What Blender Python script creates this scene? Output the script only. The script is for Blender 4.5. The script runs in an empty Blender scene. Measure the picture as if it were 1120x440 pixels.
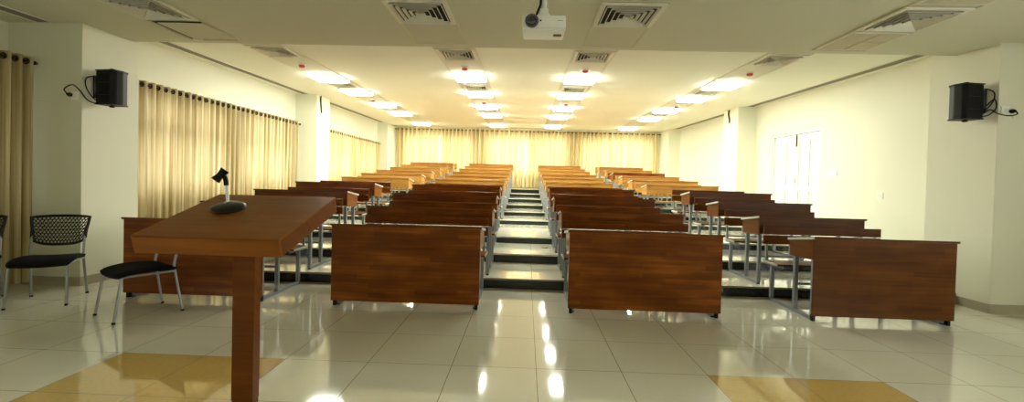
import bpy, bmesh, math, random
from mathutils import Vector, Matrix, Quaternion
random.seed(7)
C = bpy.context.scene.collection
PI = math.pi

# ------------------------------------------------------------------ camera
def rotm(p, y, r):
    cp, sp, cy, sy, cr, sr = math.cos(p), math.sin(p), math.cos(y), math.sin(y), math.cos(r), math.sin(r)
    B = Matrix(((1, 0, 0), (0, 0, -1), (0, 1, 0)))
    Ry = Matrix(((cy, -sy, 0), (sy, cy, 0), (0, 0, 1)))
    Rp = Matrix(((1, 0, 0), (0, cp, -sp), (0, sp, cp)))
    Rr = Matrix(((cr, -sr, 0), (sr, cr, 0), (0, 0, 1)))
    return Rr @ Rp @ B @ Ry
CAM_H = 1.327
M = rotm(.0177, -.0297, .0262)
cam = bpy.data.cameras.new('camera')
cam.sensor_fit = 'HORIZONTAL'; cam.sensor_width = 36; cam.lens = 487.5 / 1120 * 36
cam.shift_y = (206.4 - 220) / 1120
cam.clip_start = .05; cam.clip_end = 200
co = bpy.data.objects.new('camera', cam); C.objects.link(co)
mw = Matrix(((M[0][0], -M[1][0], -M[2][0], 0), (M[0][1], -M[1][1], -M[2][1], 0), (M[0][2], -M[1][2], -M[2][2], CAM_H), (0, 0, 0, 1)))
co.matrix_world = mw
bpy.context.scene.camera = co

# ------------------------------------------------------------------ materials
def nmat(name):
    m = bpy.data.materials.new(name); m.use_nodes = True
    nt = m.node_tree; b = nt.nodes['Principled BSDF']
    return m, nt, b
def N(nt, t, **kw):
    n = nt.nodes.new(t)
    for k, v in kw.items():
        setattr(n, k, v)
    return n
def simple(name, col, rough=.5, metal=0, noise=.0, nscale=20, spec=.5, coat=0, bump=0):
    m, nt, b = nmat(name)
    b.inputs['Roughness'].default_value = rough
    b.inputs['Metallic'].default_value = metal
    b.inputs['Specular IOR Level'].default_value = spec
    b.inputs['Coat Weight'].default_value = coat
    tc = N(nt, 'ShaderNodeTexCoord'); nz = N(nt, 'ShaderNodeTexNoise'); nz.inputs['Scale'].default_value = nscale
    nz.inputs['Detail'].default_value = 3
    nt.links.new(tc.outputs['Object'], nz.inputs['Vector'])
    mx = N(nt, 'ShaderNodeMixRGB'); mx.inputs[1].default_value = (*[c * (1 - noise) for c in col], 1)
    mx.inputs[2].default_value = (*[min(1, c * (1 + noise)) for c in col], 1)
    nt.links.new(nz.outputs['Fac'], mx.inputs[0]); nt.links.new(mx.outputs[0], b.inputs['Base Color'])
    if bump:
        bp = N(nt, 'ShaderNodeBump'); bp.inputs['Strength'].default_value = bump; bp.inputs['Distance'].default_value = .002
        nt.links.new(nz.outputs['Fac'], bp.inputs['Height']); nt.links.new(bp.outputs[0], b.inputs['Normal'])
    return m

def wood(name, dark, mid, light, rough=.30, side=False, coat=.05, row=.048, length=.62):
    m, nt, b = nmat(name)
    L = nt.links.new
    tc = N(nt, 'ShaderNodeTexCoord'); oi = N(nt, 'ShaderNodeObjectInfo')
    sx = N(nt, 'ShaderNodeSeparateXYZ'); L(tc.outputs['Object'], sx.inputs[0])
    ad = N(nt, 'ShaderNodeMath', operation='ADD')
    L(sx.outputs['Z'], ad.inputs[0]); L(sx.outputs['Y'] if not side else sx.outputs['X'], ad.inputs[1])
    rn = N(nt, 'ShaderNodeMath', operation='MULTIPLY'); rn.inputs[1].default_value = 7.3
    L(oi.outputs['Random'], rn.inputs[0])
    ax = N(nt, 'ShaderNodeMath', operation='ADD'); L(sx.outputs['X'] if not side else sx.outputs['Y'], ax.inputs[0]); L(rn.outputs[0], ax.inputs[1])
    cb = N(nt, 'ShaderNodeCombineXYZ'); L(ax.outputs[0], cb.inputs[0]); L(ad.outputs[0], cb.inputs[1]); L(rn.outputs[0], cb.inputs[2])
    br = N(nt, 'ShaderNodeTexBrick'); br.inputs['Scale'].default_value = 1
    br.inputs['Brick Width'].default_value = length; br.inputs['Row Height'].default_value = row
    br.inputs['Mortar Size'].default_value = 0; br.offset = .37; br.squash = .7; br.squash_frequency = 3
    br.inputs['Color1'].default_value = (0, 0, 0, 1); br.inputs['Color2'].default_value = (1, 1, 1, 1)
    L(cb.outputs[0], br.inputs['Vector'])
    mp = N(nt, 'ShaderNodeMapping'); mp.inputs['Scale'].default_value = (1.6, 34, 1); L(cb.outputs[0], mp.inputs['Vector'])
    gr = N(nt, 'ShaderNodeTexNoise'); gr.inputs['Scale'].default_value = 1; gr.inputs['Detail'].default_value = 5; gr.inputs['Distortion'].default_value = .3
    L(mp.outputs[0], gr.inputs['Vector'])
    mp2 = N(nt, 'ShaderNodeMapping'); mp2.inputs['Scale'].default_value = (2.2, 5, 1); L(cb.outputs[0], mp2.inputs['Vector'])
    bl = N(nt, 'ShaderNodeTexNoise'); bl.inputs['Scale'].default_value = 1; bl.inputs['Detail'].default_value = 2; L(mp2.outputs[0], bl.inputs['Vector'])
    m1 = N(nt, 'ShaderNodeMath', operation='MULTIPLY_ADD'); m1.inputs[1].default_value = .17
    L(br.outputs['Color'], m1.inputs[0])
    m2 = N(nt, 'ShaderNodeMath', operation='MULTIPLY_ADD'); m2.inputs[1].default_value = .55; L(gr.outputs['Fac'], m2.inputs[0]); m2.inputs[2].default_value = -.12
    m3 = N(nt, 'ShaderNodeMath', operation='MULTIPLY_ADD'); m3.inputs[1].default_value = .5; L(bl.outputs['Fac'], m3.inputs[0]); L(m2.outputs[0], m3.inputs[2])
    L(m3.outputs[0], m1.inputs[2])
    cr = N(nt, 'ShaderNodeValToRGB'); e = cr.color_ramp.elements
    e[0].position = .2; e[0].color = (*dark, 1); e[1].position = .85; e[1].color = (*light, 1)
    k = e.new(.5); k.color = (*mid, 1)
    L(m1.outputs[0], cr.inputs[0]); L(cr.outputs[0], b.inputs['Base Color'])
    b.inputs['Roughness'].default_value = rough; b.inputs['Coat Weight'].default_value = coat; b.inputs['Coat Roughness'].default_value = .18; b.inputs['Specular IOR Level'].default_value = .17
    return m

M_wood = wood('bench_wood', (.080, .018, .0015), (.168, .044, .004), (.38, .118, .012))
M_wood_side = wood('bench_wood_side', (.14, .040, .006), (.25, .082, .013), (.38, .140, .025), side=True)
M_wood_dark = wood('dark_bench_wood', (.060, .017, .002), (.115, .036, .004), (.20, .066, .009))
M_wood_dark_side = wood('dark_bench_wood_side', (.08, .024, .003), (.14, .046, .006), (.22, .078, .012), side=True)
M_oak = wood('honey_wood', (.23, .10, .020), (.38, .185, .040), (.54, .30, .075))
M_oak_side = wood('honey_wood_side', (.30, .135, .028), (.47, .24, .055), (.60, .34, .09), side=True)
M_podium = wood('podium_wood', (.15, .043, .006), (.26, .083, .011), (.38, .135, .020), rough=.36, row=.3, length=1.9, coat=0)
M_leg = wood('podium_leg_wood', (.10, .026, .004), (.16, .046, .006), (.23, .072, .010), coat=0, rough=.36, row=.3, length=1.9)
M_steel = simple('grey_painted_steel', (.32, .36, .40), .38, .35, .08)
M_edge = simple('pale_edging', (.62, .60, .52), .4, 0, .05)
M_black = simple('black_plastic', (.006, .006, .0065), .5, 0, .1, spec=.25)
M_blackm = simple('black_mesh_plastic', (.009, .009, .009), .5, 0, .1, spec=.3)
M_fab = simple('black_seat_fabric', (.006, .006, .007), .9, 0, .3, 200, spec=.15, bump=.3)
M_chrome = simple('brushed_metal', (.5, .5, .5), .25, .9, .05)
M_tube = simple('grey_tube', (.32, .33, .33), .35, .6, .05)
WALLC = (.74, .74, .60)
M_wall = simple('cream_wall_paint', WALLC, .55, 0, .015, 3, spec=.3)
M_ceilf = simple('ceiling_paint_dimmed', (.62, .61, .47), .8, 0, .015, 3, spec=.1)  # front ceiling: dimmer light painted into a darker base colour
M_ceil = simple('ceiling_paint_lit', (.80, .81, .70), .8, 0, .015, 3, spec=.1)  # rear ceiling: lamp brightness painted into a lighter base colour
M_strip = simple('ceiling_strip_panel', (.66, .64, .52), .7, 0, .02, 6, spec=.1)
M_stripf = simple('front_strip_panel', (.60, .58, .44), .7, 0, .02, 6, spec=.1)  # same painted-in dimness as the front ceiling
M_white = simple('white_paint', (.86, .86, .80), .4, 0, .01, 5)
M_door = simple('white_door_paint', (.74, .76, .71), .35, 0, .01, 5)
M_grille = simple('grille_aluminium', (.72, .70, .58), .5, .1, .03)
M_dark = simple('dark_duct', (.02, .02, .02), .9)
M_slot = simple('dark_slot', (.20, .19, .15), .8)
M_red = simple('red_plastic', (.62, .06, .04), .35)
M_riser = simple('black_granite', (.014, .017, .015), .14, 0, .6, 160)
M_base = simple('skirting_tile', (.40, .36, .26), .2, 0, .1, 12)
M_brass = simple('dark_bronze', (.035, .02, .012), .35, .5)
M_proj = simple('projector_white', (.90, .91, .88), .35, 0, .01)
M_lens = simple('lens_glass', (.01, .012, .018), .05, 0, 0, spec=1, coat=1)
M_ring = simple('lens_ring', (.10, .11, .14), .3, .2)
M_brown = simple('brown_patch', (.12, .05, .02), .5)
M_grey = simple('grey_print', (.35, .36, .38), .6)

def emission(name, col, s):
    m = bpy.data.materials.new(name); m.use_nodes = True; nt = m.node_tree
    nt.nodes.remove(nt.nodes['Principled BSDF'])
    e = N(nt, 'ShaderNodeEmission'); e.inputs[0].default_value = (*col, 1); e.inputs[1].default_value = s
    nt.links.new(e.outputs[0], nt.nodes['Material Output'].inputs[0])
    return m
M_lamp = emission('lit_diffuser', (.97, 1, .87), 34)

def glass_mat():
    m = bpy.data.materials.new('window_glass'); m.use_nodes = True; nt = m.node_tree
    nt.nodes.remove(nt.nodes['Principled BSDF'])
    t = N(nt, 'ShaderNodeBsdfTransparent'); g = N(nt, 'ShaderNodeBsdfGlossy'); g.inputs['Roughness'].default_value = .02
    mx = N(nt, 'ShaderNodeMixShader'); mx.inputs[0].default_value = .06
    nt.links.new(t.outputs[0], mx.inputs[1]); nt.links.new(g.outputs[0], mx.inputs[2]); nt.links.new(mx.outputs[0], nt.nodes['Material Output'].inputs[0])
    return m
M_glass = glass_mat()

def tile_mat(name, a, b_, yellow=True, c1=(.68, .67, .55), c2=(.74, .73, .60)):
    m, nt, b = nmat(name); L = nt.links.new
    g = N(nt, 'ShaderNodeNewGeometry'); sx = N(nt, 'ShaderNodeSeparateXYZ'); L(g.outputs['Position'], sx.inputs[0])
    def cell(out, off):
        s = N(nt, 'ShaderNodeMath', operation='SUBTRACT'); L(out, s.inputs[0]); s.inputs[1].default_value = off
        d = N(nt, 'ShaderNodeMath', operation='DIVIDE'); L(s.outputs[0], d.inputs[0]); d.inputs[1].default_value = .6
        r = N(nt, 'ShaderNodeMath', operation='ROUND'); L(d.outputs[0], r.inputs[0])
        e = N(nt, 'ShaderNodeMath', operation='SUBTRACT'); L(d.outputs[0], e.inputs[0]); L(r.outputs[0], e.inputs[1])
        ab = N(nt, 'ShaderNodeMath', operation='ABSOLUTE'); L(e.outputs[0], ab.inputs[0])
        lt = N(nt, 'ShaderNodeMath', operation='LESS_THAN'); L(ab.outputs[0], lt.inputs[0]); lt.inputs[1].default_value = .0042
        fl = N(nt, 'ShaderNodeMath', operation='FLOOR'); L(d.outputs[0], fl.inputs[0])
        return lt.outputs[0], fl.outputs[0]
    lx, fx = cell(sx.outputs['X'], a); ly, fy = cell(sx.outputs['Y'], b_)
    jt = N(nt, 'ShaderNodeMath', operation='MAXIMUM'); L(lx, jt.inputs[0]); L(ly, jt.inputs[1])
    cc = N(nt, 'ShaderNodeCombineXYZ'); L(fx, cc.inputs[0]); L(fy, cc.inputs[1])
    wn = N(nt, 'ShaderNodeTexWhiteNoise'); L(cc.outputs[0], wn.inputs['Vector'])
    nz = N(nt, 'ShaderNodeTexNoise'); nz.inputs['Scale'].default_value = 42; nz.inputs['Detail'].default_value = 4; L(g.outputs['Position'], nz.inputs['Vector'])
    sm = N(nt, 'ShaderNodeMath', operation='MULTIPLY_ADD'); sm.inputs[1].default_value = .35; L(wn.outputs['Value'], sm.inputs[0]); L(nz.outputs['Fac'], sm.inputs[2])
    base = N(nt, 'ShaderNodeMixRGB'); L(sm.outputs[0], base.inputs[0]); base.inputs[1].default_value = (*c1, 1); base.inputs[2].default_value = (*c2, 1)
    out = base.outputs[0]
    if yellow:
        # ochre inlays: two tiles wide and two deep on either side
        def band(v, lo, hi):
            g1 = N(nt, 'ShaderNodeMath', operation='GREATER_THAN'); L(v, g1.inputs[0]); g1.inputs[1].default_value = lo - .5
            g2 = N(nt, 'ShaderNodeMath', operation='LESS_THAN'); L(v, g2.inputs[0]); g2.inputs[1].default_value = hi + .5
            mu = N(nt, 'ShaderNodeMath', operation='MULTIPLY'); L(g1.outputs[0], mu.inputs[0]); L(g2.outputs[0], mu.inputs[1]); return mu.outputs[0]
        s1 = band(fx, -3, -2); s2 = band(fx, 4, 5); yy = band(fy, -3, -2)
        mxn = N(nt, 'ShaderNodeMath', operation='MAXIMUM'); L(s1, mxn.inputs[0]); L(s2, mxn.inputs[1])
        ml = N(nt, 'ShaderNodeMath', operation='MULTIPLY'); L(mxn.outputs[0], ml.inputs[0]); L(yy, ml.inputs[1])
        yc = N(nt, 'ShaderNodeMixRGB'); L(nz.outputs['Fac'], yc.inputs[0]); yc.inputs[1].default_value = (.52, .35, .10, 1); yc.inputs[2].default_value = (.66, .46, .15, 1)
        mm = N(nt, 'ShaderNodeMixRGB'); L(ml.outputs[0], mm.inputs[0]); L(out, mm.inputs[1]); L(yc.outputs[0], mm.inputs[2]); out = mm.outputs[0]
    jc = N(nt, 'ShaderNodeMixRGB'); jc.inputs[2].default_value = (.26, .24, .17, 1); L(jt.outputs[0], jc.inputs[0]); L(out, jc.inputs[1])
    L(jc.outputs[0], b.inputs['Base Color'])
    b.inputs['Roughness'].default_value = .07; b.inputs['IOR'].default_value = 1.55
    b.inputs['Coat Weight'].default_value = .35; b.inputs['Coat Roughness'].default_value = .03
    return m
M_tile = tile_mat('polished_floor_tile', -1.089, 3.739)
M_tread = tile_mat('polished_step_tile', -1.089, 5.43, False, (.64, .63, .50), (.74, .73, .58))

def curtain_mat(name, c1, c2, trans=.5):
    m, nt, b = nmat(name); L = nt.links.new
    nt.nodes.remove(b)
    tc = N(nt, 'ShaderNodeTexCoord'); mp = N(nt, 'ShaderNodeMapping'); mp.inputs['Scale'].default_value = (22, 22, .3); L(tc.outputs['Object'], mp.inputs['Vector'])
    nz = N(nt, 'ShaderNodeTexNoise'); nz.inputs['Scale'].default_value = 1; nz.inputs['Detail'].default_value = 5; L(mp.outputs[0], nz.inputs['Vector'])
    cr = N(nt, 'ShaderNodeValToRGB'); e = cr.color_ramp.elements; e[0].position = .35; e[0].color = (*c1, 1); e[1].position = .65; e[1].color = (*c2, 1)
    L(nz.outputs['Fac'], cr.inputs[0])
    p = N(nt, 'ShaderNodeBsdfPrincipled'); p.inputs['Roughness'].default_value = .42; p.inputs['Sheen Weight'].default_value = .15; L(cr.outputs[0], p.inputs['Base Color'])
    t = N(nt, 'ShaderNodeBsdfTranslucent'); L(cr.outputs[0], t.inputs[0])
    mx = N(nt, 'ShaderNodeMixShader'); mx.inputs[0].default_value = trans
    L(p.outputs[0], mx.inputs[1]); L(t.outputs[0], mx.inputs[2]); L(mx.outputs[0], nt.nodes['Material Output'].inputs[0])
    return m
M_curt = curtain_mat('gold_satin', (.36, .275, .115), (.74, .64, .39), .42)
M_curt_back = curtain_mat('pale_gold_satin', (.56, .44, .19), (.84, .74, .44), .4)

# ------------------------------------------------------------------ geometry helpers
def tag(o, label=None, cat=None, group=None, kind=None):
    if label: o['label'] = label
    if cat: o['category'] = cat
    if group: o['group'] = group
    if kind: o['kind'] = kind
    return o
def thing(name, label, cat, loc=(0, 0, 0), rz=0, group=None):
    o = bpy.data.objects.new(name, None); C.objects.link(o); o.empty_display_size = .1
    o.location = loc; o.rotation_euler = (0, 0, rz)
    return tag(o, label, cat, group)
def obj(name, bm, mat, parent=None, smooth=False):
    me = bpy.data.meshes.new(name); bmesh.ops.recalc_face_normals(bm, faces=bm.faces[:]); bm.to_mesh(me); bm.free()
    for mm in (mat if isinstance(mat, (list, tuple)) else [mat]): me.materials.append(mm)
    if smooth:
        for p in me.polygons: p.use_smooth = True
        if smooth == 'auto': me.set_sharp_from_angle(angle=math.radians(35))
    o = bpy.data.objects.new(name, me); C.objects.link(o)
    if parent: o.parent = parent
    return o
def struct(name, bm, mat, parent=None):
    o = obj(name, bm, mat, parent)
    if not parent: o['kind'] = 'structure'
    return o
def box(bm, x0, x1, y0, y1, z0, z1, bev=0, mi=0):
    t = bmesh.new()
    bmesh.ops.create_cube(t, size=1, matrix=Matrix.Translation(((x0 + x1) / 2, (y0 + y1) / 2, (z0 + z1) / 2)) @ Matrix.Diagonal((x1 - x0, y1 - y0, z1 - z0, 1)))
    if bev: bmesh.ops.bevel(t, geom=t.edges[:], offset=bev, segments=2, affect='EDGES', profile=.6)
    join(bm, t, mi)
def join(bm, t, mi=0, mat=None):
    if mat is not None: bmesh.ops.transform(t, matrix=mat, verts=t.verts[:])
    for f in t.faces: f.material_index = mi
    me = bpy.data.meshes.new('tmp'); t.to_mesh(me); t.free(); bm.from_mesh(me); bpy.data.meshes.remove(me)
def B(*a, **k):
    bm = bmesh.new(); box(bm, *a, **k); return bm
def prism(bm, pts, axis, a, b, bev=0, mi=0):
    """polygon in the two other axes, extruded along axis from a to b"""
    t = bmesh.new()
    def P(u, v, w): return {'x': (w, u, v), 'y': (u, w, v), 'z': (u, v, w)}[axis]
    v0 = [t.verts.new(P(u, v, a)) for u, v in pts]; v1 = [t.verts.new(P(u, v, b)) for u, v in pts]
    n = len(pts); t.faces.new(v0); t.faces.new(v1[::-1])
    for i in range(n): t.faces.new((v0[i], v0[(i + 1) % n], v1[(i + 1) % n], v1[i]))
    bmesh.ops.recalc_face_normals(t, faces=t.faces[:])
    if bev: bmesh.ops.bevel(t, geom=t.edges[:], offset=bev, segments=2, affect='EDGES')
    join(bm, t, mi)
def tube(bm, pts, r, seg=8, cap=True, closed=False, sq=False, mi=0):
    pts = [Vector(p) for p in pts]; t = bmesh.new(); rings = []
    n = len(pts)
    up = Vector((0, 0, 1))
    prev = None
    for i, p in enumerate(pts):
        if closed: d = (pts[(i + 1) % n] - pts[i - 1]).normalized()
        elif i == 0: d = (pts[1] - p).normalized()
        elif i == n - 1: d = (p - pts[-2]).normalized()
        else: d = ((pts[i + 1] - p).normalized() + (p - pts[i - 1]).normalized()).normalized()
        if prev is None:
            a = up if abs(d.dot(up)) < .9 else Vector((1, 0, 0))
            u = d.cross(a).normalized()
        else:
            u = (prev - d * prev.dot(d)).normalized()
        prev = u; v = d.cross(u)
        k = 1
        if 0 < i < n - 1 or closed:
            c = (p - pts[i - 1]).normalized().dot((pts[(i + 1) % n] - p).normalized())
            k = 1 / math.sqrt(max(.3, (1 + c) / 2))
        rr = r[i] if isinstance(r, (list, tuple)) else r
        s = 4 if sq else seg
        off = PI / 4 if sq else 0
        rings.append([t.verts.new(p + (u * math.cos(2 * PI * j / s + off) + v * math.sin(2 * PI * j / s + off)) * rr * (1.414 if sq else 1)) for j in range(s)])
    s = len(rings[0])
    for i in range(n if closed else n - 1):
        A, D = rings[i], rings[(i + 1) % n]
        for j in range(s): t.faces.new((A[j], A[(j + 1) % s], D[(j + 1) % s], D[j]))
    if cap and not closed: t.faces.new(rings[0][::-1]); t.faces.new(rings[-1])
    join(bm, t, mi)
def T(*a, **k):
    bm = bmesh.new(); tube(bm, *a, **k); return bm
def lathe(bm, prof, c=(0, 0, 0), seg=20, mat=None, mi=0):
    t = bmesh.new(); rings = []
    for r, z in prof: rings.append([t.verts.new((r * math.cos(2 * PI * j / seg), r * math.sin(2 * PI * j / seg), z)) for j in range(seg)])
    for A, D in zip(rings, rings[1:]):
        for j in range(seg): t.faces.new((A[j], A[(j + 1) % seg], D[(j + 1) % seg], D[j]))
    t.faces.new(rings[0][::-1]); t.faces.new(rings[-1])
    mm = Matrix.Translation(c) @ (mat if mat is not None else Matrix())
    join(bm, t, mi, mm)
def spline(pts, n=8):
    pts = [Vector(p) for p in pts]; out = []
    P = [pts[0]] + pts + [pts[-1]]
    for i in range(1, len(P) - 2):
        for k in range(n):
            t = k / n; a, b, c, d = P[i - 1], P[i], P[i + 1], P[i + 2]
            out.append(.5 * ((2 * b) + (-a + c) * t + (2 * a - 5 * b + 4 * c - d) * t * t + (-a + 3 * b - 3 * c + d) * t ** 3))
    out.append(pts[-1]); return out

# ------------------------------------------------------------------ room
ZF = 2.97
def zc(y): return 3.2 + .014 * (y - 5.7)
YB = 17.5
XL, XR, XLF, XRF = -5.55, 5.6, -5.9, 6.2
TY = [5.43, 6.5, 7.6, 9.7, 10.85, 12.05, 13.25, 14.45, 15.65]
TZ = [.128, .258, .372, .476, .58, .69, .805, .92, 1.05]
YF = -2.2
bm = bmesh.new(); box(bm, XLF - .2, XRF + .2, YF - .2, TY[0] + .02, -.2, 0); struct('floor', bm, M_tile)
names = ['trim_%d' % (i + 1) for i in range(9)]
for i in range(9):
    y1 = TY[i + 1] if i < 8 else YB + .1
    bm = bmesh.new(); box(bm, XL - .05, XR + .05, TY[i] + .012, y1 + .012, TZ[i] - .25, TZ[i] - .022, mi=0)
    # tread slab with a slight nosing over the black riser
    box(bm, XL - .05, XR + .05, TY[i], y1 + .012, TZ[i] - .022, TZ[i], mi=1)
    struct(names[i], bm, [M_riser, M_tread])

def wall_x(name, x0, x1, y0, y1, zfun0, zfun1, holes, mat=M_wall):
    """wall slab normal to x, rectangular holes (ya,yb,za,zb)"""
    bm = bmesh.new()
    cuts = sorted(set([y0, y1] + [h[0] for h in holes] + [h[1] for h in holes]))
    for a, b in zip(cuts, cuts[1:]):
        h = [q for q in holes if q[0] <= a + 1e-6 and q[1] >= b - 1e-6]
        if h: box(bm, x0, x1, a, b, zfun0, h[0][2]); box(bm, x0, x1, a, b, h[0][3], zfun1)
        else: box(bm, x0, x1, a, b, zfun0, zfun1)
    return struct(name, bm, mat)
TOP = 3.6
LW = [(6.1, 8.0, 1.0, 2.42), (8.35, 10.2, 1.1, 2.42), (11.8, 13.8, 1.35, 2.42), (14.1, 16.0, 1.5, 2.42)]
wall_x('wall_left', XL - .2, XL, 5.3, YB + .2, -.2, TOP, LW)
FW = [(4.42, 4.78, .9, 2.35), (-1.2, 1.4, .9, 2.35)]  # the second opening is an unseen window added to light the front
wall_x('wall_front_left', XLF - .2, XLF, YF - .2, 5.3, -.2, TOP, FW)
DY0, DY1, DZ0, DZ1 = 8.69, 10.36, .372, 2.5
wall_x('wall_right', XR, XR + .2, 5.3, YB + .2, -.2, TOP, [(DY0, DY1, DZ0, DZ1)])
wall_x('wall_front_right', XRF, XRF + .2, YF - .2, 5.3, -.2, TOP, [(-1.9, 3.4, .9, 2.5)])  # opening for the unseen window added to brighten the front
bm = bmesh.new(); box(bm, XLF - .2, XRF + .2, YF - .2, YF, -.2, TOP); struct('wall_front', bm, M_wall)
# back wall with windows
BW = [(-4.9, -2.1), (-1.5, 1.5), (2.1, 4.9)]
bm = bmesh.new(); cuts = [XL - .2, -4.9, -2.1, -1.5, 1.5, 2.1, 4.9, XR + .2]
for k, (a, b) in enumerate(zip(cuts, cuts[1:])):
    if k % 2: box(bm, a, b, YB, YB + .2, -.2, 1.55); box(bm, a, b, YB, YB + .2, 3.05, TOP)
    else: box(bm, a, b, YB, YB + .2, -.2, TOP)
struct('wall_back', bm, M_wall)
# columns
bm = bmesh.new(); box(bm, XLF - .02, -5.03, 4.9, 5.635, 0, 3.3, bev=.006); struct('wall_column_left_near', bm, M_wall)
bm = bmesh.new(); box(bm, 5.15, XRF + .02, 5.05, 5.9, 0, 3.3, bev=.006); struct('wall_column_right_near', bm, M_wall)
bm = bmesh.new(); box(bm, XL - .02, -5.03, 10.55, 11.25, .3, 3.4, bev=.006); struct('wall_column_left_middle', bm, M_wall)
bm = bmesh.new(); box(bm, 5.15, XR + .02, 11.08, 11.87, .3, 3.4, bev=.006); struct('wall_column_right_middle', bm, M_wall)
bm = bmesh.new(); box(bm, XL - .02, -5.16, 16.45, YB + .02, .8, 3.5, bev=.006); struct('wall_column_left_back', bm, M_wall)
bm = bmesh.new(); box(bm, 5.18, XR + .02, 16.45, YB + .02, .8, 3.5, bev=.006); struct('wall_column_right_back', bm, M_wall)
# ceilings
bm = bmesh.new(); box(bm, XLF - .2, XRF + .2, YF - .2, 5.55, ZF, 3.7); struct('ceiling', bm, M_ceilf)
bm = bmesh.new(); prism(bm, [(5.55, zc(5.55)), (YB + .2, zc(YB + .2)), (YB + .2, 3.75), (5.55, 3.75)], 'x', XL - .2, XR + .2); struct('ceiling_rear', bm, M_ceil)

# skirting
def base(name, x0, x1, y0, y1, z0):
    bm = bmesh.new(); box(bm, x0, x1, y0, y1, z0, z0 + .1, bev=.003); struct(name, bm, M_base)
base('baseboard_left_front', XLF, XLF + .014, YF, 4.9, 0)
bm = bmesh.new(); box(bm, XLF + .014, -5.016, 4.886, 4.9, 0, .1); box(bm, -5.03, -5.016, 4.9, 5.43, 0, .1); struct('baseboard_left_column', bm, M_base)
base('baseboard_right_front', XRF - .014, XRF, YF, 5.05, 0)
bm = bmesh.new(); box(bm, 5.136, XRF - .014, 5.036, 5.05, 0, .1); box(bm, 5.136, 5.15, 5.05, 5.43, 0, .1); struct('baseboard_right_column', bm, M_base)

# windows
def window_x(n, x, y0, y1, z0, z1, mull):
    bm = bmesh.new(); w = .06
    box(bm, x - .04, x + .04, y0, y1, z0, z0 + w); box(bm, x - .04, x + .04, y0, y1, z1 - w, z1)
    box(bm, x - .04, x + .04, y0, y0 + w, z0 + w, z1 - w); box(bm, x - .04, x + .04, y1 - w, y1, z0 + w, z1 - w)
    for k in range(1, mull):
        yy = y0 + (y1 - y0) * k / mull; box(bm, x - .03, x + .03, yy - .03, yy + .03, z0 + w, z1 - w)
    zm = z0 + (z1 - z0) * .68; box(bm, x - .03, x + .03, y0 + w, y1 - w, zm - .1, zm + .1)
    o = struct('window_%d' % n, bm, M_white)
    obj('pane', B(x - .004, x + .004, y0 + w, y1 - w, z0 + w, z1 - w), M_glass, o)
n = 1
for h in LW: window_x(n, XL - .1, h[0], h[1], h[2], h[3], 2); n += 1
for h in FW: window_x(n, XLF - .1, h[0], h[1], h[2], h[3], 3); n += 1
window_x(n, XRF + .1, -1.9, 3.4, .9, 2.5, 4); n += 1  # unseen bare window, added and widened to throw daylight on the front
for a, b in BW:
    bm = bmesh.new(); y = YB + .1; z0, z1 = 1.55, 3.05; w = .06
    box(bm, a, b, y - .04, y + .04, z0, z0 + w); box(bm, a, b, y - .04, y + .04, z1 - w, z1)
    for k in range(4):
        xx = a + .03 + (b - a - .06) * k / 3; box(bm, xx - .03, xx + .03, y - .035, y + .035, z0 + w, z1 - w)
    o = struct('window_%d' % n, bm, M_white); n += 1
    obj('pane', B(a + w, b - w, y - .004, y + .004, z0 + w, z1 - w), M_glass, o)

# door: two panelled white leaves in a reveal of the right wall
bm = bmesh.new(); xd = XR + .07
box(bm, xd - .05, xd + .10, DY0, DY0 + .05, DZ0, DZ1); box(bm, xd - .05, xd + .10, DY1 - .05, DY1, DZ0, DZ1); box(bm, xd - .05, xd + .10, DY0 + .05, DY1 - .05, DZ1 - .05, DZ1)
door = struct('door_1', bm, M_door)
ym = (DY0 + DY1) / 2
for (a, b) in ((DY0 + .05, ym - .003), (ym + .003, DY1 - .05)):
    bm = bmesh.new(); box(bm, xd, xd + .04, a, b, DZ0 + .005, DZ1 - .053)
    lf = obj('door_leaf', bm, M_door, door)
    wd = (b - a); st = .085
    pw = (wd - 3 * st) / 2
    bm = bmesh.new()
    # stiles and rails standing proud of the recessed panels
    for q in (a, a + st + pw, b - st): box(bm, xd - .018, xd + .002, q, q + st, DZ0 + .01, DZ1 - .06, bev=.004)
    for (z0, z1) in ((DZ0 + .01, DZ0 + .2), (1.26, 1.38), (DZ1 - .2, DZ1 - .06)):
        for q in (a + st, a + 2 * st + pw): box(bm, xd - .017, xd + .002, q, q + pw, z0, z1, bev=.003)
    obj('door_rails', bm, M_door, door)
bm = bmesh.new(); box(bm, xd - .03, xd - .018, ym - .03, ym - .012, 2.2, 2.42, bev=.002); tube(bm, [(xd - .036, ym - .02, 2.18), (xd - .036, ym - .02, 2.46)], .006); obj('tower_bolt', bm, M_brass, door)
bm = bmesh.new(); tube(bm, [(xd - .018, ym - .06, 1.36), (xd - .06, ym - .06, 1.36), (xd - .06, ym - .06, 1.50), (xd - .018, ym - .06, 1.50)], .008); obj('door_handle', bm, M_chrome, door)

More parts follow.
